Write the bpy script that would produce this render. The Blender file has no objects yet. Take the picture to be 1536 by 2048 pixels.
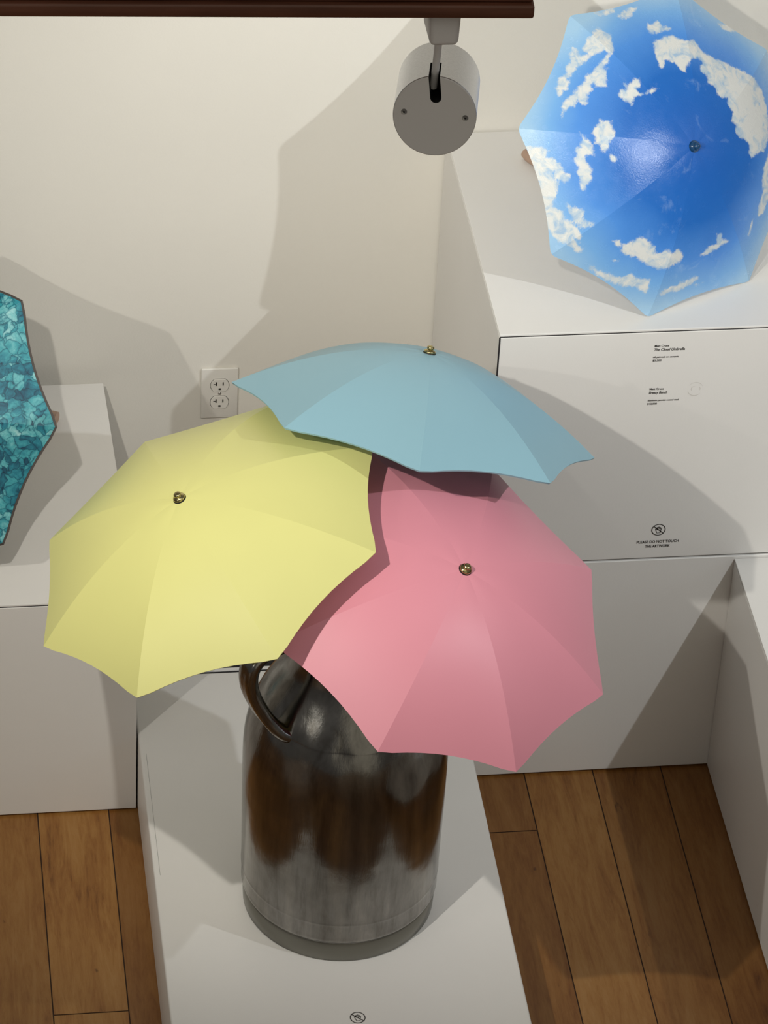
import bpy, bmesh, math, random
import numpy as np
from mathutils import Vector, Matrix

random.seed(7)
scn = bpy.context.scene
col = scn.collection
PI = math.pi

# ------------------------------------------------------------------ helpers
def tag(o, label=None, cat=None, group=None, kind=None):
    if label: o['label'] = label
    if cat: o['category'] = cat
    if group: o['group'] = group
    if kind: o['kind'] = kind
    return o

def empty(name, loc, rot=None):
    o = bpy.data.objects.new(name, None); col.objects.link(o)
    o.empty_display_size = .05
    if rot is not None:
        o.matrix_world = Matrix.Translation(loc) @ rot.to_4x4()
    else:
        o.location = loc
    return o

def obj(name, bm, mat, parent=None, smooth=False, sharp=None):
    me = bpy.data.meshes.new(name)
    bm.to_mesh(me); bm.free()
    o = bpy.data.objects.new(name, me); col.objects.link(o)
    for m in (mat if isinstance(mat, (list, tuple)) else [mat]): me.materials.append(m)
    if smooth:
        for p in me.polygons: p.use_smooth = True
        if sharp: me.set_sharp_from_angle(angle=math.radians(sharp))
    if parent: o.parent = parent
    return o

def box(bm, x0, x1, y0, y1, z0, z1, bev=0, seg=2, mi=0):
    r = bmesh.ops.create_cube(bm, size=1)
    vs = r['verts']
    for v in vs:
        v.co = Vector(((x0+x1)/2+v.co.x*(x1-x0), (y0+y1)/2+v.co.y*(y1-y0), (z0+z1)/2+v.co.z*(z1-z0)))
    if bev:
        es = list({e for v in vs for e in v.link_edges})
        bmesh.ops.bevel(bm, geom=es, offset=bev, segments=seg, affect='EDGES', profile=.5)

def lathe(bm, prof, n=64, off=(0,0,0), ax=None):
    """prof: (r, z) pairs round z, optionally turned so z points along ax"""
    M = Matrix.Identity(3) if ax is None else Vector((0,0,1)).rotation_difference(Vector(ax)).to_matrix()
    O = Vector(off); rings = []
    for r, z in prof:
        if r < 1e-6: rings.append([bm.verts.new(O+M@Vector((0,0,z)))])
        else: rings.append([bm.verts.new(O+M@Vector((r*math.cos(2*PI*i/n), r*math.sin(2*PI*i/n), z))) for i in range(n)])
    for a, b in zip(rings[:-1], rings[1:]):
        if len(a) == 1 and len(b) == 1: continue
        for i in range(n):
            j = (i+1) % n
            if len(a) == 1: bm.faces.new((a[0], b[j], b[i]))
            elif len(b) == 1: bm.faces.new((a[i], a[j], b[0]))
            else: bm.faces.new((a[i], a[j], b[j], b[i]))
    bmesh.ops.recalc_face_normals(bm, faces=bm.faces)

def catmull(pts, n=10):
    P = [Vector(p) for p in pts]; P = [2*P[0]-P[1]]+P+[2*P[-1]-P[-2]]; out = []
    for i in range(1, len(P)-2):
        for k in range(n):
            t = k/n
            out.append(.5*((2*P[i])+(P[i+1]-P[i-1])*t+(2*P[i-1]-5*P[i]+4*P[i+1]-P[i+2])*t*t+(-P[i-1]+3*P[i]-3*P[i+1]+P[i+2])*t**3))
    out.append(P[-2]); return out

def sweep(bm, path, sec, side=None, cap=True):
    """sweep a closed 2-D section (a, b) along a path; a along the side direction"""
    rings = []; prev = None
    for i, p in enumerate(path):
        t = (path[min(i+1, len(path)-1)]-path[max(i-1, 0)]).normalized()
        if side is not None: s = Vector(side); s = (s-s.dot(t)*t).normalized()
        else:
            s = prev if prev is not None else (Vector((0,0,1)) if abs(t.z) < .9 else Vector((1,0,0)))
            s = (s-s.dot(t)*t).normalized(); prev = s
        u = t.cross(s)
        rings.append([bm.verts.new(p+s*a+u*b) for a, b in sec])
    m = len(sec)
    for A, B in zip(rings[:-1], rings[1:]):
        for i in range(m): bm.faces.new((A[i], A[(i+1) % m], B[(i+1) % m], B[i]))
    if cap:
        bm.faces.new(rings[0][::-1]); bm.faces.new(rings[-1])
    bmesh.ops.recalc_face_normals(bm, faces=bm.faces)

def circ(r, n=16): return [(r*math.cos(2*PI*i/n), r*math.sin(2*PI*i/n)) for i in range(n)]

# ------------------------------------------------------------------ materials
class NT:
    def __init__(s, name):
        s.m = bpy.data.materials.new(name); s.m.use_nodes = True
        s.t = s.m.node_tree; s.N = s.t.nodes; s.L = s.t.links
        s.p = s.N['Principled BSDF']
    def n(s, typ, **kw):
        o = s.N.new(typ)
        for k, v in kw.items():
            if k.startswith('i_'):
                o.inputs[k[2:].replace('_', ' ')].default_value = v
            else: setattr(o, k, v)
        return o
    def l(s, a, b): s.L.new(a, b)
    def set(s, **kw):
        for k, v in kw.items(): s.p.inputs[k.replace('_', ' ')].default_value = v
    def ramp(s, fac, stops, interp='LINEAR'):
        r = s.N.new('ShaderNodeValToRGB'); r.color_ramp.interpolation = interp
        e = r.color_ramp.elements
        while len(e) < len(stops): e.new(.5)
        for q, (p, c) in zip(e, stops): q.position = p; q.color = (*c, 1) if len(c) == 3 else c
        s.l(fac, r.inputs[0]); return r.outputs[0]
    def mix(s, a, b, f, mode='MIX'):
        m = s.N.new('ShaderNodeMix'); m.data_type = 'RGBA'; m.blend_type = mode
        for x, i in ((a, 6), (b, 7), (f, 0)):
            if hasattr(x, 'is_linked') or hasattr(x, 'links'): s.l(x, m.inputs[i])
            else: m.inputs[i].default_value = ((*x, 1) if isinstance(x, tuple) and len(x) == 3 else x)
        return m.outputs[2]
    def math(s, op, a, b=0., c=None):
        m = s.N.new('ShaderNodeMath'); m.operation = op
        for x, i in ((a, 0), (b, 1), (c, 2)):
            if x is None: continue
            if hasattr(x, 'links'): s.l(x, m.inputs[i])
            else: m.inputs[i].default_value = x
        return m.outputs[0]
    def coord(s, scale=(1,1,1), loc=(0,0,0)):
        c = s.N.new('ShaderNodeTexCoord'); mp = s.N.new('ShaderNodeMapping')
        mp.inputs['Scale'].default_value = scale; mp.inputs['Location'].default_value = loc
        s.l(c.outputs['Object'], mp.inputs[0]); return mp.outputs[0]
    def noise(s, vec, scale, detail=4, rough=.5, dist=0):
        q = s.n('ShaderNodeTexNoise'); q.inputs['Scale'].default_value = scale
        q.inputs['Detail'].default_value = detail; q.inputs['Roughness'].default_value = rough
        q.inputs['Distortion'].default_value = dist
        s.l(vec, q.inputs['Vector']); return q.outputs['Fac']
    def bump(s, h, strength, dist=.01):
        b = s.n('ShaderNodeBump'); b.inputs['Strength'].default_value = strength; b.inputs['Distance'].default_value = dist
        s.l(h, b.inputs['Height']); s.l(b.outputs[0], s.p.inputs['Normal'])

def plain(name, c, rough=.5, metal=0, coat=0, spec=.5):
    t = NT(name); t.set(Base_Color=(*c, 1), Roughness=rough, Metallic=metal)
    t.p.inputs['Coat Weight'].default_value = coat
    t.p.inputs['Specular IOR Level'].default_value = spec
    return t.m

def painted(name, c, rough=.55, bump=.05, var=.04, scale=9, spec=.5):
    """painted board or wall: faint roller texture, faint scuffs"""
    t = NT(name); v = t.coord()
    n1 = t.noise(v, scale, 5, .6)
    d = tuple(x*(1-var*2) for x in c); u = tuple(min(1, x*(1+var)) for x in c)
    t.l(t.ramp(n1, [(.25, d), (.75, u)]), t.p.inputs['Base Color'])
    t.set(Roughness=rough); t.p.inputs['Specular IOR Level'].default_value = spec
    n2 = t.noise(v, 260, 3, .6)
    n3 = t.noise(v, 7, 3, .6)
    t.bump(n2, bump, .0015)
    return t.m

M_wall = painted('wall_paint', (.75, .725, .66), .8, .22, .012, 3, .3)
M_plinth = painted('plinth_paint', (.76, .745, .715), .42, .08, .012, 5)
M_gap = plain('dark_gap', (.012, .01, .012), .8)
M_black = plain('black', (.01, .01, .01), .5)
M_letter = plain('letter_vinyl', (.025, .022, .02), .5)
M_plastic = plain('white_plastic', (.72, .70, .65), .35)
M_slot = plain('outlet_slot', (.01, .008, .005), .6)
M_brass = plain('brass', (.50, .42, .20), .13, 1)
M_track = plain('track_white', (.86, .84, .82), .4)
M_cap = plain('lamp_cap_grey', (.74, .71, .68), .5)
M_screw = plain('screw_steel', (.45, .44, .42), .3, 1)
M_gold = plain('pole_metal', (.30, .29, .28), .3, 1)
M_handle = plain('light_wood_handle', (.40, .27, .20), .45)

def brushed():
    t = NT('brushed_aluminium'); v = t.coord((1, 1, .02))
    n = t.noise(v, 400, 3, .6)
    t.l(t.ramp(n, [(.3, (.78, .79, .82)), (.7, (.90, .91, .94))]), t.p.inputs['Base Color'])
    t.set(Metallic=1., Roughness=.30); return t.m
M_alu = brushed()

def steel():
    t = NT('tarnished_steel'); v = t.coord()
    n = t.noise(v, 7, 8, .65, .4)
    vs = t.coord((1, 1, .12)); n2 = t.noise(vs, 26, 6, .7, .2)
    c1 = t.ramp(n, [(.3, (.20, .19, .175)), (.55, (.27, .262, .25)), (.75, (.36, .35, .335))])
    c2 = t.ramp(n2, [(.36, (.40, .36, .30)), (.48, (.85, .84, .82)), (.62, (1.25, 1.22, 1.15))])
    t.l(t.mix(c1, c2, .55, 'MULTIPLY'), t.p.inputs['Base Color'])
    t.l(t.ramp(n, [(.3, (.22,)*3), (.7, (.12,)*3)]), t.p.inputs['Roughness'])
    t.set(Metallic=1.)
    w = t.noise(v, 9, 2, .5); w2 = t.noise(v, 90, 4, .6)
    t.bump(t.math('ADD', t.math('ADD', w, t.math('MULTIPLY', n2, .22)), t.math('MULTIPLY', w2, .03)), .42, .006)
    return t.m
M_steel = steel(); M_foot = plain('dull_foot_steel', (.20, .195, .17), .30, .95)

def canopy_mat(name, c, rough=.42, spec=.4):
    t = NT(name); v = t.coord(); n = t.noise(v, 5, 3)
    t.l(t.ramp(n, [(.3, tuple(x*.96 for x in c)), (.7, c)]), t.p.inputs['Base Color'])
    t.set(Roughness=rough); t.p.inputs['Specular IOR Level'].default_value = spec
    t.bump(t.noise(v, 500, 2), .04, .001)
    return t.m
M_yellow = canopy_mat('yellow_coat', (.705, .69, .265))
M_pink = canopy_mat('pink_coat', (.75, .29, .355))
M_blue = canopy_mat('powder_blue_coat', (.27, .47, .555))

def cloud_mat():
    t = NT('sky_painting'); v = t.coord()
    a = t.n('ShaderNodeAttribute', attribute_name='cloud'); b = t.n('ShaderNodeAttribute', attribute_name='radial')
    wob = t.noise(v, 9, 3)
    rad = t.math('ADD', b.outputs['Fac'], t.math('MULTIPLY', t.math('SUBTRACT', wob, .5), .22))
    sky = t.ramp(rad, [(.0, (.010, .10, .42)), (.48, (.018, .14, .50)), (.70, (.075, .26, .68)), (.86, (.17, .39, .72)), (1., (.33, .53, .72))])
    n1 = t.noise(v, 95, 5, .7)
    f = t.math('ADD', a.outputs['Fac'], t.math('MULTIPLY', t.math('SUBTRACT', n1, .5), .016))
    mask = t.n('ShaderNodeMapRange', interpolation_type='SMOOTHSTEP'); t.l(f, mask.inputs[0])
    mask.inputs[1].default_value = -.0022; mask.inputs[2].default_value = .0028
    n2 = t.noise(v, 48, 6, .62, .8)
    deep = t.math('ADD', n2, t.math('MULTIPLY', a.outputs['Fac'], 4.))
    white = t.ramp(deep, [(.38, (.34, .48, .64)), (.49, (.53, .60, .64)), (.59, (.66, .67, .645))])
    base = t.mix(sky, white, mask.outputs[0])
    # thin painted wisps
    n3 = t.noise(v, 14, 7, .7, .8)
    wm = t.ramp(n3, [(.60, (0, 0, 0)), (.72, (1, 1, 1))])
    base = t.mix(base, (.45, .62, .82), t.math('MULTIPLY', wm, .22))
    t.l(base, t.p.inputs['Base Color'])
    t.l(t.ramp(t.noise(v, 60, 4), [(.3, (.18,)*3), (.7, (.30,)*3)]), t.p.inputs['Roughness'])
    t.bump(t.noise(t.coord((1, 1, 1)), 340, 4, .7), .16, .002)
    return t.m
M_cloud = cloud_mat()

def ink_mat():
    t = NT('teal_ink'); v = t.coord()
    def warp(vec, sc, amp, det=3):
        dn = t.n('ShaderNodeTexNoise'); dn.inputs['Scale'].default_value = sc; dn.inputs['Detail'].default_value = det; t.l(vec, dn.inputs['Vector'])
        sb = t.n('ShaderNodeVectorMath', operation='SUBTRACT'); t.l(dn.outputs['Color'], sb.inputs[0]); sb.inputs[1].default_value = (.5, .5, .5)
        w = t.n('ShaderNodeVectorMath', operation='MULTIPLY_ADD'); t.l(sb.outputs[0], w.inputs[0]); w.inputs[1].default_value = (amp,)*3; t.l(vec, w.inputs[2]); return w.outputs[0]
    w1 = warp(v, 30, .040, 2); w2 = warp(w1, 120, .009, 3)
    def vor(sc, feat, vec):
        q = t.n('ShaderNodeTexVoronoi', feature=feat); q.inputs['Scale'].default_value = sc; t.l(vec, q.inputs['Vector']); return q
    e1 = vor(56, 'DISTANCE_TO_EDGE', w2).outputs['Distance']; c1 = vor(56, 'F1', w2)
    e2 = vor(120, 'DISTANCE_TO_EDGE', w2).outputs['Distance']
    sep = t.n('ShaderNodeSeparateColor'); t.l(c1.outputs['Color'], sep.inputs[0])
    n = t.noise(v, 9, 6, .65, 1.0)
    n2 = t.noise(w1, 60, 5, .6, .5)
    fac = t.math('ADD', t.math('MULTIPLY', sep.outputs[0], .22), t.math('ADD', t.math('MULTIPLY', n, .55), t.math('MULTIPLY', n2, .28)))
    b = t.ramp(fac, [(.36, (.004, .075, .13)), (.44, (.014, .19, .26)), (.52, (.05, .33, .38)), (.61, (.16, .47, .50)), (.74, (.42, .66, .66))])
    l1 = t.ramp(e1, [(.0, (.06, .24, .32)), (.035, (.42, .66, .72)), (.11, (1, 1, 1)), (.30, (1.15, 1.1, 1.08))])
    l2 = t.ramp(e2, [(.0, (.35, .60, .66)), (.06, (1, 1, 1))])
    m = t.mix(t.mix(b, l1, .95, 'MULTIPLY'), l2, .5, 'MULTIPLY')
    t.l(m, t.p.inputs['Base Color']); t.set(Roughness=.5); t.p.inputs['Specular IOR Level'].default_value = .3
    t.p.inputs['Coat Weight'].default_value = .35; t.p.inputs['Coat Roughness'].default_value = .03
    return t.m
M_ink = ink_mat()
M_rim = plain('dark_rim', (.055, .042, .036), .6)

def wood_floor():
    t = NT('maple_floor')
    a = t.n('ShaderNodeAttribute', attribute_name='plank'); sep = t.n('ShaderNodeSeparateColor'); t.l(a.outputs['Color'], sep.inputs[0])
    c = t.n('ShaderNodeTexCoord')
    off = t.n('ShaderNodeCombineXYZ'); t.l(t.math('MULTIPLY', sep.outputs[0], 37.), off.inputs[0]); t.l(t.math('MULTIPLY', sep.outputs[1], 23.), off.inputs[1])
    ad = t.n('ShaderNodeVectorMath', operation='ADD'); t.l(c.outputs['Object'], ad.inputs[0]); t.l(off.outputs[0], ad.inputs[1])
    mp = t.n('ShaderNodeMapping'); mp.inputs['Scale'].default_value = (1, .13, 1); t.l(ad.outputs[0], mp.inputs[0])
    mp2 = t.n('ShaderNodeMapping'); mp2.inputs['Scale'].default_value = (1, .33, 1); t.l(ad.outputs[0], mp2.inputs[0])
    g1 = t.noise(mp.outputs[0], 34, 8, .68, 1.3); g2 = t.noise(mp.outputs[0], 190, 4, .7, .4)
    g3 = t.noise(mp2.outputs[0], 7, 3, .5, .9)
    f = t.math('ADD', t.math('MULTIPLY', g1, .50), t.math('ADD', t.math('MULTIPLY', g2, .24), t.math('MULTIPLY', g3, .32)))
    cA = t.ramp(f, [(.34, (.12, .043, .010)), (.46, (.27, .118, .029)), (.56, (.34, .168, .046)), (.70, (.40, .22, .075))])
    tone = t.ramp(sep.outputs[2], [(0, (.62, .55, .50)), (1, (1.0, 1., 1.))])
    b = t.mix(cA, tone, 1., 'MULTIPLY')
    sp = t.noise(mp2.outputs[0], 42, 3, .6, .3)
    b = t.mix(b, (.06, .02, .008), t.math('MULTIPLY', t.ramp(sp, [(.70, (0, 0, 0)), (.76, (1, 1, 1))]), .75))
    t.l(b, t.p.inputs['Base Color'])
    t.set(Roughness=.36); t.p.inputs['Specular IOR Level'].default_value = .35; t.bump(g2, .08, .001)
    return t.m
M_floor = wood_floor(); M_groove = plain('plank_groove', (.03, .012, .005), .8)

def mahogany():
    t = NT('mahogany'); v = t.coord((.08, 1, 1)); n = t.noise(v, 60, 5, .6)
    t.l(t.ramp(n, [(.3, (.085, .030, .016)), (.7, (.19, .070, .038))]), t.p.inputs['Base Color'])
    t.set(Roughness=.4); return t.m
M_beam = mahogany()

# ------------------------------------------------------------------ the room
XL, XR, YB, YF = -3.2, 5.2, 0., -6.2
bm = bmesh.new(); box(bm, XL, XR, YB, YB+.12, -.05, 4.9)
tag(obj('wall_back', bm, M_wall), kind='structure')

# floor: planks 127 mm wide running towards the wall, each with its own tone
bm = bmesh.new(); lay = bm.loops.layers.color.new('plank')
PW = .127; X0 = .1421
def plank(x0, x1, y0, y1, tone):
    g = .0011
    vs = [bm.verts.new(p) for p in ((x0+g, y0+g, 0), (x1-g, y0+g, 0), (x1-g, y1-g, 0), (x0+g, y1-g, 0))]
    f = bm.faces.new(vs); c = (random.random(), random.random(), tone, 1)
    for l in f.loops: l[lay] = c
    return f
known = {6: -.785, 0: -1.173, 7: -2.3, 8: -1.9, 9: -1.75, -1: -1.9, 1: -.2}
tones = {-1: .75, 0: .95, 1: .35, 6: .35, 7: .8, 8: .55, 9: .25, 10: .4}
k0 = int(math.floor((XL-X0)/PW)); k1 = int(math.ceil((XR-X0)/PW))
for k in range(k0, k1):
    xa_, xb_ = max(XL, X0+k*PW), min(XR, X0+(k+1)*PW)
    y = YB; cut = known.get(k, -random.uniform(.2, 1.6)); first = True
    while y > YF:
        yn = max(YF, cut)
        plank(xa_, xb_, yn, y, tones.get(k, random.random()) if not (k == 6 and first) else .15)
        y = yn; cut = y-random.uniform(1.1, 1.9); first = False
nf = len(bm.faces)
box(bm, XL, XR, YF, YB, -.05, -.0015)
bm.faces.ensure_lookup_table()
for f in bm.faces[nf:]: f.material_index = 1
tag(obj('floor', bm, [M_floor, M_groove]), kind='structure')

# ------------------------------------------------------------------ plinths
def plinth(name, x0, x1, y0, y1, z0, z1, label, seam=True, bev=.003, left_seam=False, cat='plinth', group=None, skew=0):
    """x0..x1, y0 (front)..y1 (back), z0..z1; body over a recessed black base that paints the contact shade, top board with a fine dark joint"""
    e = empty(name, (x0, y1, z0)); w = x1-x0; d = y1-y0; h = z1-z0
    tag(e, label, cat, group)
    bm = bmesh.new(); box(bm, .006, w-.006, -d+.006, -.006, 0, .006); obj('base', bm, M_gap, e)  # black inset paints the contact shadow line along the floor
    if seam:
        bm = bmesh.new(); box(bm, 0, w, -d, 0, .0045, h-.0065, .0012); obj('body', bm, M_plinth, e)
        bm = bmesh.new(); box(bm, .0012, w-.0012, -d+.0012, -.0012, h-.0075, h-.0035); obj('top_joint', bm, M_gap, e)
        bm = bmesh.new(); box(bm, 0, w, -d, 0, h-.0042, h, .001); obj('top_board', bm, M_plinth, e)
    else:
        bm = bmesh.new(); box(bm, 0, w, -d, 0, .0045, h, bev, 3); obj('body', bm, M_plinth, e)
    if left_seam:
        bm = bmesh.new(); box(bm, -.0006, .0018, -d-.0006, -d+.0018, .006, h-.006); obj('corner_joint', bm, M_gap, e)
    if skew:
        for c in col.objects:
            if c.parent == e:
                for v in c.data.vertices:
                    if v.co.x > w*.6: v.co.x -= skew*(v.co.y+d)/d
    return e

XA, D1, H1, HM = .9201, .6362, .9856, .4926
low = plinth('display_plinth', XA, 1.93, -D1, -.004, 0, HM, 'tall white plinth block standing on the floor, carrying the block with printed labels', seam=False, left_seam=True, bev=.0015)
upp = plinth('display_plinth', XA, 1.93, -D1, -.004, HM, H1, 'upper white plinth block with printed labels, under the cloud painted umbrella', left_seam=True)
XRP, HR = 1.3715, .4872
rgt = plinth('display_plinth', XRP, 1.97, -2.05, -D1-.001, 0, HR, 'low white plinth at the right edge, butting against the two stacked blocks')
XLP, HL, DL = .3184, .4871, .6756
lft = plinth('display_plinth', -.52, XLP, -DL, -.040, 0, HL, 'white plinth at the left edge carrying the teal marbled umbrella', skew=.016)
CX0, CX1, CB, H0 = .3212, .9047, .5138, .1769
cen = empty('display_plinth', (CX0, -CB, 0))
tag(cen, 'low white plinth in the middle carrying the steel milk can', 'plinth')
CF = 1.455
bm = bmesh.new(); box(bm, .008, CX1-CX0-.008, -(CF-CB)+.008, -.008, 0, .006); obj('base', bm, M_gap, cen)  # black inset, painted contact shade below the body
bm = bmesh.new(); box(bm, 0, CX1-CX0, -(CF-CB), 0, .0045, H0, .004, 3); obj('body', bm, M_plinth, cen, True, 40)
bm = bmesh.new(); box(bm, .001, CX1-CX0-.001, 0, .006, .006, H0-.004); obj('back_joint', bm, M_gap, cen)
bm = bmesh.new(); box(bm, 0, CX1-CX0, .006, .014, .006, H0-.002, .001); obj('back_strip', bm, M_plinth, cen)
bm = bmesh.new(); box(bm, .001, CX1-CX0-.001, .014, .060, .006, H0-.012); obj('back_gap_shade', bm, M_gap, cen)  # added dark block, stands in for shade on the floor behind the plinth

bm = bmesh.new(); box(bm, .0100, .0107, -.52, -.21, H0-.0002, H0+.0001); obj('board_seam', bm, plain('seam_grey', (.34, .34, .32), .6), cen)
# ------------------------------------------------------------------ lettering
def text_bm(s, size, shear=0, bold=0):
    cu = bpy.data.curves.new('txt', 'FONT'); cu.body = s; cu.size = size; cu.shear = shear; cu.offset = bold; cu.resolution_u = 3
    cu.extrude = .0001
    o = bpy.data.objects.new('txt', cu); col.objects.link(o)
    dg = bpy.context.evaluated_depsgraph_get(); me = bpy.data.meshes.new_from_object(o.evaluated_get(dg))
    bpy.data.objects.remove(o); bpy.data.curves.remove(cu); return me
def lettering(name, lines, parent, face):
    """lines: (text, height of capitals m, left/centre x, baseline z, width or None, shear, centred)"""
    bm = bmesh.new()
    for s, size, x, z, width, shear, cen_ in lines:
        me = text_bm(s, size*1.38, shear, size*.018)
        xs = [v.co.x for v in me.vertices]; w0, w1 = min(xs), max(xs); k = (width/(w1-w0)) if width else 1
        for v in me.vertices:
            lx = (v.co.x-w0)*k - (width/2 if cen_ and width else 0)
            v.co = Vector(face(x+lx, z+v.co.y, v.co.z+.0003))
        bm.from_mesh(me); bpy.data.meshes.remove(me)
    return obj(name, bm, M_letter, parent)
fu = lambda x, z, d: (x-XA, -D1+.004-d-.0002, z-HM)          # front of the upper block
k = 1.
lettering('title_lettering', [
    ('Matt Cruse', .0042, 1.1850, .9500, .0245, .0, False),
    ('The Cloud Umbrella', .0054, 1.1850, .9420, .0525, .25, False),
    ('oil painted on ceramic', .0034, 1.1842, .9278, .0440, .0, False),
    ('$5,500', .0040, 1.1842, .9205, .0150, .0, False)], upp, fu)['label'] = 'small black printed title of the cloud umbrella'
lettering('title_lettering', [
    ('Matt Cruse', .0042, 1.1845, .8612, .0245, .0, False),
    ('Breezy Bunch', .0054, 1.1840, .8530, .0315, .25, False),
    ('aluminum, powder-coated steel', .0034, 1.1836, .8378, .0530, .0, False),
    ('$12,000', .0040, 1.1834, .8305, .0165, .0, False)], upp, fu)['label'] = 'small black printed title of the umbrella bunch'
lettering('notice_lettering', [
    ('PLEASE DO NOT TOUCH', .0058, 1.2297, .5305, .0745, 0, True),
    ('THE ARTWORK', .0058, 1.2300, .5205, .0440, 0, True)], upp, fu)

def no_touch(parent, face, cx, cy, R):
    bm = bmesh.new()
    def strip(pts, w, closed=False):
        pts = [Vector(p) for p in pts]; n = len(pts); L = []; Rr = []
        for i, p in enumerate(pts):
            a = pts[(i-1) % n] if (closed or i) else p; b = pts[(i+1) % n] if (closed or i < n-1) else p
            t = (b-a).normalized(); nn = Vector((-t.y, t.x))
            L.append(bm.verts.new(face(cx+(p+nn*w/2).x, cy+(p+nn*w/2).y, .0004))); Rr.append(bm.verts.new(face(cx+(p-nn*w/2).x, cy+(p-nn*w/2).y, .0004)))
        for i in range(n if closed else n-1):
            j = (i+1) % n; bm.faces.new((L[i], L[j], Rr[j], Rr[i]))
    strip([(R*math.cos(a*PI/24), R*math.sin(a*PI/24)) for a in range(48)], R*.13, True)
    strip([(-.70*R, .62*R), (.70*R, -.62*R)], R*.14)
    # raised hand: palm outline, thumb and four finger tips
    S = R*.62
    strip([(x*S, y*S) for x, y in ((-.35, -.95), (-.55, -.3), (-.78, .25), (-.68, .42), (-.45, .15), (-.3, .0))], R*.09)
    strip([(x*S, y*S) for x, y in ((-.3, .0), (-.42, .75), (-.25, .8), (-.1, .2), (-.02, .9), (.14, .9), (.16, .2), (.35, .75), (.48, .68), (.40, .1), (.62, .4), (.72, .3), (.55, -.3), (.45, -.95))], R*.09)
    strip([(-.35*S, -.95*S), (.45*S, -.95*S)], R*.09)
    for f in bm.faces: f.normal_update()
    return obj('no_touch_symbol', bm, M_letter, parent)
no_touch(upp, fu, 1.2286, .5593, .0118)
no_touch(cen, lambda x, y, d: (x-CX0, y+CB, H0+d), .6236, -1.392, .0120)
# faint ring shaped scuff on the upper block
bm = bmesh.new()
for a0, a1, rr, w in ((.3, 2.6, .0135, .0012), (3.4, 5.6, .0125, .0018), (5.9, 7.0, .008, .0012), (1.5, 3.9, .0065, .001)):
    P = [(1.2633+rr*math.cos(a0+(a1-a0)*i/12), .8594+rr*math.sin(a0+(a1-a0)*i/12)) for i in range(13)]
    Q = [(1.2633+(rr+w*math.sin(PI*i/12))*math.cos(a0+(a1-a0)*i/12), .8594+(rr+w*math.sin(PI*i/12))*math.sin(a0+(a1-a0)*i/12)) for i in range(13)]
    vp = [bm.verts.new(fu(x, z, .0002)) for x, z in P]; vq = [bm.verts.new(fu(x, z, .0002)) for x, z in Q]
    for i in range(12):
        try: bm.faces.new((vp[i], vp[i+1], vq[i+1], vq[i]))
        except ValueError: pass
obj('scuff_mark', bm, plain('scuff', (.60, .575, .54), .6), upp)['label'] = 'faint grey ring shaped scuff'

# ------------------------------------------------------------------ wall outlet
OX, OZ = .4876, .3711
ol = empty('wall_outlet', (OX+.035, 0, OZ)); tag(ol, 'white duplex wall outlet with cover plate on the back wall', 'outlet')
bm = bmesh.new(); box(bm, -.035, .035, -.0055, -.0002, 0, .114, .0025, 3)
obj('cover_plate', bm, M_plastic, ol, True, 40)
for zc in (.0375, .0765):
    bm = bmesh.new()
    pts = []
    for i in range(48):
        a = 2*PI*i/48; x = .0172*math.cos(a); z = max(-.0142, min(.0142, .0172*math.sin(a))); pts.append((x, z))
    f1 = [bm.verts.new((x, -.0058, zc+z)) for x, z in pts]; f2 = [bm.verts.new((x*.97, -.0078, zc+z*.97)) for x, z in pts]
    bm.faces.new(f2)
    for i in range(48): bm.faces.new((f1[i], f1[(i+1) % 48], f2[(i+1) % 48], f2[i]))
    bmesh.ops.recalc_face_normals(bm, faces=bm.faces)
    rc = obj('receptacle', bm, M_plastic, ol)
    bm = bmesh.new(); f1 = [bm.verts.new((x*1.045, -.0057, zc+z*1.045)) for x, z in pts]; bm.faces.new(f1)
    obj('receptacle_gap', bm, M_slot, rc)
    bm = bmesh.new()
    box(bm, -.0078, -.0056, -.0084, -.0070, zc+.0005, zc+.0085); box(bm, .0052, .0072, -.0084, -.0070, zc+.001, zc+.0078)
    box(bm, -.0118, -.0078, -.0084, -.0070, zc+.0035, zc+.0045)
    box(bm, -.0024, .0024, -.0084, -.0070, zc-.0095, zc-.0055, .001)
    obj('slots', bm, M_slot, rc)
bm = bmesh.new(); lathe(bm, [(0, 0), (.0032, 0), (.0030, .001), (0, .0014)], 20, (0, -.0053, .057), (0, -1, 0))
obj('screw', bm, M_screw, ol, True)

# ------------------------------------------------------------------ umbrellas
def frame(a, b, s):
    n = Vector((a, b, 1)).normalized(); u = Vector((1, 0, 0)); u = (u-u.dot(n)*n).normalized(); w = n.cross(u)
    U = math.cos(s)*u+math.sin(s)*w; W = -math.sin(s)*u+math.cos(s)*w
    return n, U, W

def canopy_grid(R, H, p, sc, NS, NT_, zoff):
    """eight ruled panels between curved ribs, scalloped hem, softly rounded rib ends"""
    V = []; F = []
    ns = 8*NS
    def edge(s):
        e = min(s, 1-s)
        return 1-sc*(1-(2*s-1)**2)-.010*math.exp(-e/.02)
    def rib(k, t):
        a = k*PI/4; tt = max(t, 1e-6)
        return np.array((R*t*math.cos(a), R*t*math.sin(a), -H*tt**p))
    V.append((0, 0, zoff))
    for j in range(1, NT_+1):
        for i in range(ns):
            k, s = divmod(i, NS); s /= NS; t = (j/NT_)*edge(s)
            q = rib(k, t)*(1-s)+rib(k+1, t)*s
            # fabric-like easing so the panels bow very slightly between ribs
            q[2] += .006*(R/.3)*math.sin(PI*s)*t*(1-t)*1.2
            V.append((q[0], q[1], q[2]+zoff))
    for i in range(ns): F.append((0, 1+i, 1+(i+1) % ns))
    for j in range(NT_-1):
        for i in range(ns):
            a = 1+j*ns+i; b = 1+j*ns+(i+1) % ns
            F.append((a, a+ns, b+ns, b))
    return V, F, ns

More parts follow.
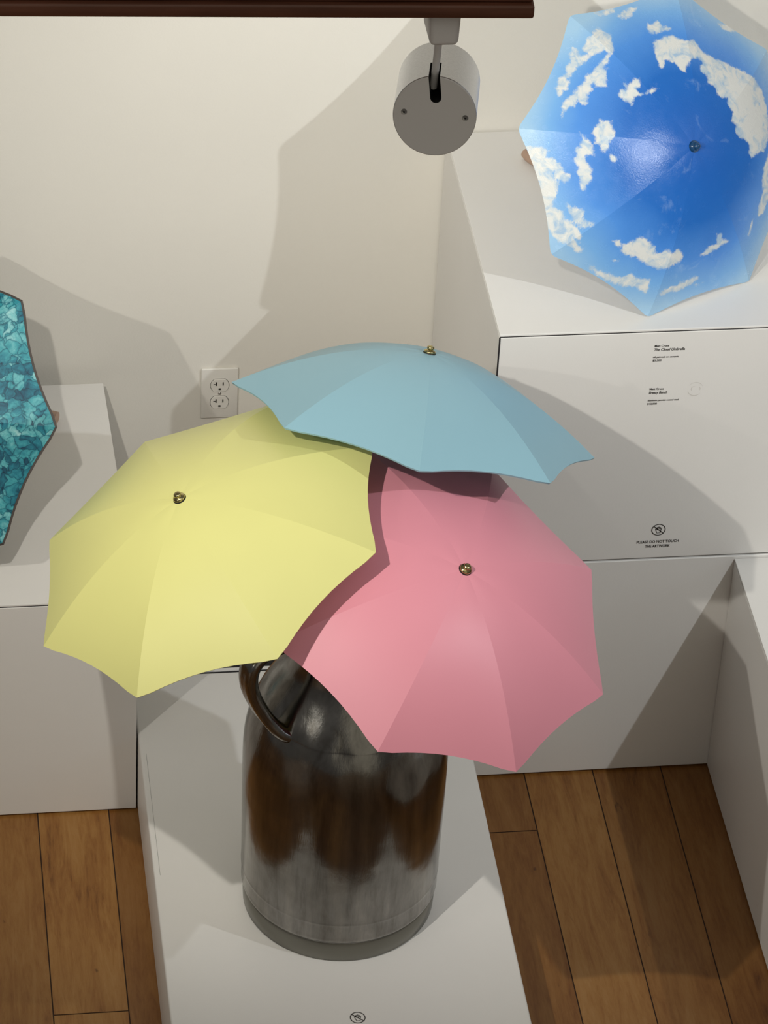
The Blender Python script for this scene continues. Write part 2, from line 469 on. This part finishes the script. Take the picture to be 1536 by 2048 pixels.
CLOUDS = [[240,-20,227,-22,223,-29,207,-16,197,1,193,15,188,30,185,23,179,34,165,48,172,59,181,62,173,71,174,79,163,91,168,99,178,98,171,108,176,116,176,127,170,138,179,131,187,118,188,107,187,97,190,85,191,68,198,58,194,43,199,36,200,18,203,4,208,5,213,16,214,36,214,55,211,73,211,82,201,89,198,96,202,103,196,113,201,114,213,104,219,92,218,78,226,69,230,55,237,50,241,38,234,35,226,40,220,30,229,31,236,16,238,0],[191,-94,183,-101,181,-114,171,-112,159,-123,157,-118,167,-100,173,-90,178,-82],[165,-73,163,-85,151,-113,133,-122,119,-141,95,-138,68,-155,39,-175,16,-191,-7,-203,-35,-206,-57,-197,-78,-185,-102,-157,-108,-130,-98,-111,-94,-94,-85,-93,-78,-104,-61,-101,-51,-91,-36,-91,-31,-99,-18,-96,-9,-108,6,-108,14,-116,22,-107,32,-102,42,-109,60,-100,63,-111,82,-105,86,-120,97,-120,104,-103,98,-79,105,-74,115,-76,127,-71,132,-63,126,-52,132,-47,144,-55,149,-57],[153,25,145,21,147,7,141,-3,131,8,133,15,122,17,114,-14,110,-16,111,-4,121,18,124,27,116,43,127,40,132,46,144,42,147,35,140,28],[132,95,125,93,121,83,112,90,103,93,98,100,95,111,88,114,88,124,93,129,102,124,109,127,116,123,126,121,128,110],[80,122,75,117,66,118,64,124,70,127],[138,134,121,133,98,136,95,142,101,150,93,157,83,154,62,169,61,177,53,186,58,187,75,180,87,176,89,170,102,168,121,155,117,148,126,140],[167,206,159,197,151,191,142,187,133,195,130,188,118,187,109,185,98,190,91,186,83,194,85,201,99,204,110,200,108,206,90,207,77,218,65,234,48,227,34,233,22,227,10,227,-2,230,-11,236,2,239,-10,241,-33,236,-21,246,-6,251,9,260,39,260,69,248,107,231,135,220,158,213],[56,217,45,215,37,208,27,204,21,208,23,215,13,212,9,203,1,204,0,209,7,220,19,224,31,224,43,223],[-41,194,-49,185,-59,187,-55,191],[-66,191,-58,183,-63,172,-64,157,-74,149,-85,147,-95,142,-106,146,-113,136,-115,126,-124,123,-125,114,-134,106,-144,107,-149,115,-145,129,-144,140,-135,153,-122,162,-107,168,-92,174,-79,186],[-71,207,-79,197,-80,202],[-51,242,-61,233,-71,234,-89,221,-102,214,-110,200,-115,191,-127,186,-141,171,-154,178,-157,187,-140,194,-122,211,-100,225,-81,235,-62,242],[-177,171,-174,157,-176,145,-185,134,-181,125,-192,111,-194,95,-202,89,-204,105,-198,126,-188,144,-183,160],[-166,77,-163,62,-169,41,-154,35,-162,24,-168,30,-184,15,-179,40,-174,62],[-210,99,-215,82,-217,93],[259,-38,249,-53,245,-74,237,-69,244,-50,246,-42],[228,-63,229,-81,222,-97,217,-112,215,-92,219,-70],[101,-219,84,-239,53,-261,69,-236,85,-221],[-118,-139,-129,-110,-152,-96,-164,-93,-177,-72,-190,-61,-198,-75,-187,-100],[-184,-52,-194,-36,-203,-24,-207,-27,-194,-42]]
def sdf(V):
    P = np.array([(v[0], v[1]) for v in V]); best = np.full(len(P), -1.)
    for c in CLOUDS:
        q = np.array(c, float).reshape(-1, 2)/1000.; n = len(q)
        d = np.full(len(P), 1e9); ins = np.zeros(len(P), bool)
        for i in range(n):
            a, b = q[i], q[(i+1) % n]; e = b-a; w = P-a
            t = np.clip((w@e)/max(e@e, 1e-12), 0, 1)[:, None]
            d = np.minimum(d, np.hypot(*((w-t*e).T)))
            cond = (a[1] > P[:, 1]) != (b[1] > P[:, 1])
            if abs(b[1]-a[1]) > 1e-12:
                xi = a[0]+(P[:, 1]-a[1])*(b[0]-a[0])/(b[1]-a[1]); ins ^= cond & (P[:, 0] < xi)
        best = np.maximum(best, np.where(ins, d, -d))
    return best

def umbrella(par, S, L, label, mat, canopy_label=None, rim=None, thick=.0032, cloud=False, NS=10, NT_=22, ferr='brass', group=None):
    A = Vector(par[:3]); n, U, W = frame(*par[3:6]); R, H = S
    rot = Matrix((U, W, n)).transposed()
    base = A-n*L
    e = empty('umbrella', base, rot); tag(e, label, 'umbrella', group)
    V, F, ns = canopy_grid(R, H, 1.82, .039, NS, NT_, L)
    me = bpy.data.meshes.new('canopy'); me.from_pydata(V, [], F)
    o = bpy.data.objects.new('canopy', me); col.objects.link(o); o.parent = e
    me.materials.append(mat)
    if rim: me.materials.append(rim)
    for p in me.polygons: p.use_smooth = True
    # creases along the ribs
    bm = bmesh.new(); bm.from_mesh(me); bm.normal_update()
    bm.verts.ensure_lookup_table()
    for ed in bm.edges:
        a, b = ed.verts[0].index, ed.verts[1].index
        if a and b and (a-1) % ns == (b-1) % ns and ((a-1) % ns) % NS == 0: ed.smooth = False
        if ed.is_boundary: ed.smooth = False
    bm.faces.ensure_lookup_table()
    if bm.faces[0].normal.z < 0: bmesh.ops.reverse_faces(bm, faces=bm.faces)
    bm.to_mesh(me); bm.free()
    if cloud:
        at = me.attributes.new('cloud', 'FLOAT', 'POINT'); at.data.foreach_set('value', sdf(V))
        rd = [min(1, math.hypot(v[0], v[1])/(R*.95)) for v in V]
        at = me.attributes.new('radial', 'FLOAT', 'POINT'); at.data.foreach_set('value', rd)
    so = o.modifiers.new('thick', 'SOLIDIFY'); so.thickness = thick; so.offset = -1
    if rim: so.material_offset = 1; so.material_offset_rim = 1
    return e, n, U, W, A, rot

def edge_trim(e, R, H, L, out, back, mat):
    V, F, ns = canopy_grid(R, H, 1.82, .039, 10, 22, L)
    hem = [Vector(v) for v in V[-ns:]]; bm = bmesh.new(); rings = []
    for i, p in enumerate(hem):
        a, b = hem[(i-1) % ns], hem[(i+1) % ns]
        t = (b-a).normalized(); o = Vector((t.y, -t.x, 0)).normalized()
        rings.append([bm.verts.new(q) for q in (p-o*.001+Vector((0, 0, -.0006)), p+o*out+Vector((0, 0, -back)), p+o*(out-.0015)+Vector((0, 0, -back-.002)), p-o*.002+Vector((0, 0, -.0035)))])
    for i in range(ns):
        A_, B_ = rings[i], rings[(i+1) % ns]
        for k in range(4): bm.faces.new((A_[k], A_[(k+1) % 4], B_[(k+1) % 4], B_[k]))
    bmesh.ops.recalc_face_normals(bm, faces=bm.faces)
    return obj('edge_trim', bm, mat, e)

def ferrule(e, L, kind, mat_w=None):
    bm = bmesh.new(); lathe(bm, [(0, 0), (.0100, 0), (.0104, .0010), (.0100, .0020), (0, .0024)], 32, (0, 0, L-.001))
    w = obj('washer', bm, M_black if kind == 'brass' else M_navy, e, True, 40)
    bm = bmesh.new()
    lathe(bm, [(0, .001), (.0088, .001), (.0095, .0025), (.0090, .0042), (.0066, .0056), (.0052, .0066), (.0058, .0080), (.0060, .0096), (.0050, .0112), (.0028, .0122), (0, .0125)], 32, (0, 0, L))
    obj('ferrule', bm, M_brass if kind == 'brass' else M_navy, e, True, 50)
M_navy = plain('navy_gloss', (.008, .05, .13), .15, 0, .6)

def pole(e, L, pts=None, r=.005):
    bm = bmesh.new()
    path = catmull(pts, 10) if pts else [Vector((0, 0, L-.002)), Vector((0, 0, L*.5)), Vector((0, 0, 0))]
    sweep(bm, path, circ(r, 14)); return obj('pole', bm, M_gold, e, True, 50)

S3 = (.29557, .1131)
can_c = Vector((.6253, -1.1040, H0))
def can_umbrella(par, label, mat, mouth):
    A = Vector(par[:3]); n, U, W = frame(*par[3:6]); L = .30
    e, n, U, W, A, rot = umbrella(par, S3, L, label, mat, group='umbrellas bunched in the milk can')
    ferrule(e, L, 'brass')
    inv = e.matrix_world.inverted()
    bpy.context.view_layer.update(); inv = e.matrix_world.inverted()
    m = can_c+Vector((mouth[0], mouth[1], .60)); b = can_c+Vector((mouth[0]*.3, mouth[1]*.3, .03))
    mid = m+Vector((0, 0, -.15))
    pts = [A-n*.002, A-n*.10, A.lerp(m, .62)-n*.02, m, mid, b]
    pole(e, L, [inv@Vector(p) for p in pts])
    return e
YEL = (.34054, -1.18446, 1.09442, -.45577, -.09169, 2.64329)
PNK = (.76265, -1.29647, 1.0235, .32527, -.38762, .33632)
BLU = (.7542, -.91478, 1.1531, .23784, .36239, 3.02269)
can_umbrella(YEL, 'open yellow umbrella leaning left out of the milk can', M_yellow, (-.055, -.012))
can_umbrella(PNK, 'open pink umbrella leaning right out of the milk can', M_pink, (.03, -.05))
can_umbrella(BLU, 'open powder blue umbrella, highest of the three in the milk can', M_blue, (.03, .05))

def hook(e, pts, r=.0095):
    bm = bmesh.new(); sweep(bm, catmull(pts, 12), circ(r, 16)); return obj('handle', bm, M_handle, e, True, 50)

CLD = (1.2478, -.5042, 1.2594, .6764, -1.4, 2.2235)
e, n, U, W, A, rot = umbrella(CLD, (.2819, .1013), .40, 'open umbrella painted as blue sky with white clouds, on the tall plinth', M_cloud, cloud=True, NS=44, NT_=80, thick=.003)
ferrule(e, .40, 'navy'); pole(e, .40)
bpy.context.view_layer.update(); inv = e.matrix_world.inverted()
b0 = A-n*.40
hk = [b0+n*.02, b0, A-n*.47, Vector((1.075, -.150, H1+.016)), Vector((1.056, -.112, H1+.0105)), Vector((1.050, -.095, H1+.0105))]
hook(e, [inv@p for p in hk])['label'] = 'light wooden handle'

TEA = (-.1128, -.5142, .7878, -1.0072, -1.2723, .6491)
e, n, U, W, A, rot = umbrella(TEA, (.2915, .1062), .42, 'open teal umbrella with marbled ink pattern, on the left plinth', M_ink, rim=M_rim, thick=.0062, NS=10, NT_=22)
ferrule(e, .42, 'brass'); pole(e, .42)
edge_trim(e, .2915, .1062, .42, .0034, .0022, M_rim)['label'] = 'dark brown hem edge'
bpy.context.view_layer.update(); inv = e.matrix_world.inverted()
b0 = A-n*.42
hk = [b0+n*.02, b0, A-n*.49, A-n*.53+Vector((0, 0, .005)), Vector((.190, -.150, HL+.0125)), Vector((.2105, -.160, HL+.0125))]
hook(e, [inv@p for p in hk], .0115)['label'] = 'light wooden handle'

# ------------------------------------------------------------------ milk can
can = empty('milk_can', can_c); tag(can, 'tarnished steel milk can holding three umbrellas on the low plinth', 'milk can')
prof = [(0, 0), (.150, 0), (.154, .002), (.156, .006), (.1575, .0365), (.1600, .0400), (.1612, .0440), (.1634, .0475), (.1644, .0520), (.1636, .0565), (.1640, .0600), (.1644, .0800), (.1647, .0835), (.1653, .0855), (.1652, .0875), (.1648, .0895), (.1647, .10),
        (.1665, .20), (.1678, .30), (.1674, .345), (.1655, .372), (.161, .395), (.154, .418), (.1452, .4395), (.1449, .4402), (.1448, .4412), (.136, .458), (.122, .480), (.108, .503), (.098, .525), (.094, .545),
        (.094, .563), (.098, .585), (.108, .603), (.115, .610), (.118, .613), (.1175, .617), (.113, .616), (.104, .604), (.095, .585), (.091, .563), (.091, .545), (.100, .515), (.142, .435), (.158, .37), (.160, .05), (0, .045)]
bm = bmesh.new(); lathe(bm, prof, 160)
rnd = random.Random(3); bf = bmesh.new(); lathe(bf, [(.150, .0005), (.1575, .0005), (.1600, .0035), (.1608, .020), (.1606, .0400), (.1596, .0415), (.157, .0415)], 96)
dents = [(rnd.uniform(0, 2*PI), rnd.uniform(.30, .46), rnd.uniform(.012, .03), rnd.uniform(.0008, .0030)) for _ in range(26)]
dents += [(math.radians(-62), .375, .030, .0055), (math.radians(-50), .42, .03, .004), (math.radians(-95), .385, .022, .003), (math.radians(-78), .27, .03, .002), (math.radians(-83), .18, .012, .003), (math.radians(-40), .33, .03, .003)]
for v in bm.verts:
    r = math.hypot(v.co.x, v.co.y)
    if r < .12 or v.co.z < .06 or v.co.z > .5: continue
    a = math.atan2(v.co.y, v.co.x); dr = 0
    for da, dz, w, dp in dents:
        dd = ((a-da+PI) % (2*PI)-PI)*r; dr -= dp*math.exp(-(dd*dd+(v.co.z-dz)**2)/(2*w*w*.3))
    k_ = (r+dr)/r; v.co.x *= k_; v.co.y *= k_
o = obj('body', bm, M_steel, can, True, 50)
sb = o.modifiers.new('sub', 'SUBSURF'); sb.levels = 1; sb.render_levels = 1
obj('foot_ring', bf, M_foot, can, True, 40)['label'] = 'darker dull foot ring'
def rounded(w, t):
    r = t*.5; out = []
    for cx_, a0 in ((w/2-r, -90), (-w/2+r, 90)):
        for i in range(7):
            a = math.radians(a0+180*i/6); out.append((cx_+r*math.cos(a), r*math.sin(a)))
    return out
for az in (205, 25):
    d = Vector((math.cos(math.radians(az)), math.sin(math.radians(az)), 0)); s = Vector((-d.y, d.x, 0))
    path = catmull([d*q+s*so_+Vector((0, 0, z-H0)) for q, z, so_ in [(.070, .618, .030), (.108, .616, .032), (.138, .620, .025), (.162, .652, .010)]+[(q_, z_, 0) for q_, z_ in ((.182, .700), (.188, .739), (.178, .766), (.148, .778), (.112, .775), (.088, .762))]], 8)
    bm = bmesh.new()
    sec = [(-.0195, -.008), (-.013, -.0135), (0, -.0115), (.013, -.0135), (.0195, -.008), (.020, .002), (.014, .0095), (0, .0115), (-.014, .0095), (-.020, .002)]
    sweep(bm, path, sec, side=s)
    h = obj('handle', bm, M_steel, can, True, 60)
    sb = h.modifiers.new('sub', 'SUBSURF'); sb.levels = 1; sb.render_levels = 1

# ------------------------------------------------------------------ beam and track lamp
bmE = empty('wooden_beam', (.6166, -2.185, 2.4905)); tag(bmE, 'dark mahogany beam crossing above the display, carrying the track lamp', 'beam')
bm = bmesh.new(); box(bm, -2.6, 0, 0, .10, 0, .016, .003, 3); obj('lower_lip', bm, M_beam, bmE, True, 40)
bm = bmesh.new(); box(bm, -2.6, -.001, .006, .10, .0165, .11, .003, 3); obj('board', bm, M_beam, bmE, True, 40)
bmE.rotation_euler.z = math.atan2(-.030, -.56)+PI if False else -.055

B = Vector((.5216, -2.1544, 2.3544)); AX = Vector((.1913, .9610, -.1995)).normalized()
lamp = empty('track_lamp', (.5265, -2.137, 2.490)); tag(lamp, 'cylindrical aluminium track lamp seen from behind, hanging under the dark beam', 'lamp')
def lp(p): return Vector(p)-Vector((.5265, -2.137, 2.490))
# adapter: a rounded box tapering downwards
bm = bmesh.new(); box(bm, -.0175, .0175, -.022, .030, -.046, .0, 0)
for v in bm.verts:
    if v.co.z < -.02: v.co.x *= .90
bmesh.ops.bevel(bm, geom=bm.edges[:], offset=.006, segments=4, affect='EDGES', profile=.5)
obj('track_adapter', bm, M_track, lamp, True, 40)
bm = bmesh.new(); sweep(bm, [lp((.5240, -2.137, 2.450)), lp((.5240, -2.133, 2.42)), lp((.5238, -2.122, 2.372))], circ(.0042, 18)); obj('stem', bm, M_track, lamp, True, 50)
upv = Vector((0, 0, 1)); upv = (upv-upv.dot(AX)*AX).normalized(); rt = AX.cross(upv).normalized()
rotL = Matrix((rt, upv, AX)).transposed()
RL = .0456
def cutter(name):
    bm = bmesh.new(); box(bm, -.0032, .0092, .0215, .07, -.02, .047)
    b2 = bmesh.new(); lathe(b2, [(0, -.02), (.0062, -.02), (.0062, .047), (0, .047)], 24, (.003, .0215, 0))
    bmesh.ops.rotate(b2, verts=b2.verts, cent=(0, 0, 0), matrix=Matrix.Rotation(math.radians(8), 3, 'Z')); me = bpy.data.meshes.new('c2'); b2.to_mesh(me); b2.free(); 
    bmesh.ops.rotate(bm, verts=bm.verts, cent=(0, 0, 0), matrix=Matrix.Rotation(math.radians(8), 3, 'Z'))
    o1 = obj(name, bm, M_black); o2 = bpy.data.objects.new('c2', me); col.objects.link(o2); me.materials.append(M_black)
    return [o1, o2]
def boolean(o, cs):
    for i, c in enumerate(cs):
        m = o.modifiers.new('b%d' % i, 'BOOLEAN'); m.object = c; m.operation = 'DIFFERENCE'; m.solver = 'EXACT'; m.material_mode = 'TRANSFER'
    bpy.context.view_layer.update(); dg = bpy.context.evaluated_depsgraph_get()
    me = bpy.data.meshes.new_from_object(o.evaluated_get(dg)); o.modifiers.clear(); o.data = me
    for p in me.polygons: p.use_smooth = True
    me.set_sharp_from_angle(angle=math.radians(35))
cs = cutter('cut')
bm = bmesh.new(); lathe(bm, [(0, 0.0022), (RL-.0006, .0022), (RL, .0030), (RL, .118), (RL-.002, .1185), (RL-.003, .117), (RL-.003, .10), (0, .10)], 96); hs = obj('housing', bm, M_alu)
bm = bmesh.new(); lathe(bm, [(0, 0), (RL-.0012, 0), (RL-.0004, .0006), (RL-.0004, .0021), (0, .0021)], 96); cp = obj('back_cap', bm, M_cap)
for o in (hs, cp): boolean(o, cs)
for c in cs: bpy.data.objects.remove(c)
Ml = Matrix.Translation(lp(B)) @ rotL.to_4x4()
for o in (hs, cp): o.data.transform(Ml); o.parent = lamp
for sx, sy in ((-.0335, .003), (.0335, .001)):
    bm = bmesh.new(); lathe(bm, [(0, -.0013), (.0012, -.0013), (.0013, -.0006), (0.0030, -.0008), (.0034, -.0001), (0, .0005)], 24, (sx, sy, 0))
    bm.transform(Ml); s_ = obj('cap_screw', bm, M_screw, lamp, True, 50)
    bm = bmesh.new(); lathe(bm, [(0, -.0016), (.0013, -.0016), (.0013, -.0010)], 6, (sx, sy, 0)); bm.transform(Ml); obj('screw_socket', bm, M_black, s_)
t = NT('lamp_lens'); t.set(Base_Color=(.9, .9, .88, 1), Roughness=.2); t.p.inputs['Emission Color'].default_value = (1, .93, .80, 1); t.p.inputs['Emission Strength'].default_value = 6
bm = bmesh.new(); lathe(bm, [(0, .101), (.040, .101), (.040, .1025), (0, .104)], 48); bm.transform(Ml); obj('lens', bm, t.m, lamp, True, 50)

# ------------------------------------------------------------------ lights
def spot(name, loc, target, power, angle, blend, color, rad=.012):
    d = bpy.data.lights.new(name, 'SPOT'); d.energy = power; d.spot_size = math.radians(angle); d.spot_blend = blend
    d.color = color; d.shadow_soft_size = rad
    o = bpy.data.objects.new(name, d); col.objects.link(o); o.location = loc
    o.rotation_euler = (Vector(target)-Vector(loc)).to_track_quat('-Z', 'Y').to_euler(); return o
WARM = (1, .955, .87)
spot('spot_left', (-.120, -2.149, 2.388), (.62, -.95, 1.15), 94, 66, .9, WARM)
spot('spot_right', (2.151, -2.247, 2.489), (1.20, -.40, 1.12), 98, 74, .9, (.93, .97, 1))
spot('spot_far_left', (-1.0, -2.134, 2.45), (.0, -.2, .8), 66, 60, .8, WARM)
spot('spot_lamp', B+AX*.125, B+AX*2, 70, 84, 1., (1, .96, .88), .02)

wd = bpy.data.worlds.new('room_light'); scn.world = wd; wd.use_nodes = True
wt = wd.node_tree; bg = wt.nodes['Background']; bg.inputs[1].default_value = 1.
tc = wt.nodes.new('ShaderNodeTexCoord'); sp_ = wt.nodes.new('ShaderNodeSeparateXYZ'); wt.links.new(tc.outputs['Generated'], sp_.inputs[0])
rp = wt.nodes.new('ShaderNodeValToRGB'); mr = wt.nodes.new('ShaderNodeMapRange'); mr.inputs[1].default_value = -1; wt.links.new(sp_.outputs[2], mr.inputs[0]); wt.links.new(mr.outputs[0], rp.inputs[0])
# dim towards the floor, paler towards the ceiling of the gallery
rp.color_ramp.elements[0].position = .42; rp.color_ramp.elements[0].color = (.085, .079, .072, 1)
rp.color_ramp.elements[1].position = .80; rp.color_ramp.elements[1].color = (.19, .185, .174, 1)
prev_ = rp.outputs[0]
for d0, c0, w0, col_ in (((-.75, -.50, .42), .985, .010, (1.5, 1.45, 1.3)), ((.82, -.35, .40), .985, .010, (1.1, 1.2, 1.4)), ((.12, -.60, .80), .965, .020, (.95, .90, .76)), ((.16, -.93, .26), .93, .045, (.42, .39, .32))):  # added bright patches, no modelled source, for soft fill and metal reflections
    dp = wt.nodes.new('ShaderNodeVectorMath'); dp.operation = 'DOT_PRODUCT'; dp.inputs[1].default_value = Vector(d0).normalized(); wt.links.new(tc.outputs['Generated'], dp.inputs[0])
    m2 = wt.nodes.new('ShaderNodeMapRange'); m2.interpolation_type = 'SMOOTHSTEP'; m2.inputs[1].default_value = c0-w0; m2.inputs[2].default_value = c0+w0*.6; wt.links.new(dp.outputs['Value'], m2.inputs[0])
    mx = wt.nodes.new('ShaderNodeMix'); mx.data_type = 'RGBA'; wt.links.new(m2.outputs[0], mx.inputs[0]); wt.links.new(prev_, mx.inputs[6]); mx.inputs[7].default_value = (*col_, 1); prev_ = mx.outputs[2]
wt.links.new(prev_, bg.inputs[0])

# ------------------------------------------------------------------ camera
cd = bpy.data.cameras.new('camera'); cam = bpy.data.objects.new('camera', cd); col.objects.link(cam)
cd.sensor_fit = 'VERTICAL'; cd.sensor_height = 24; cd.lens = 7270.61*24/2048
cd.clip_start = .05; cd.clip_end = 60
cam.matrix_world = Matrix.Translation((-.0627113, -5.5003443, 4.4288360)) @ (Matrix.Rotation(-.1641753, 4, 'Z') @ Matrix.Rotation(.9135031, 4, 'X') @ Matrix.Rotation(.0588286, 4, 'Z'))
scn.camera = cam

scn.view_settings.view_transform = 'Standard'; scn.view_settings.look = 'None'
scn.view_settings.gamma = 1; scn.view_settings.use_curve_mapping = False; scn.view_settings.exposure = -.13
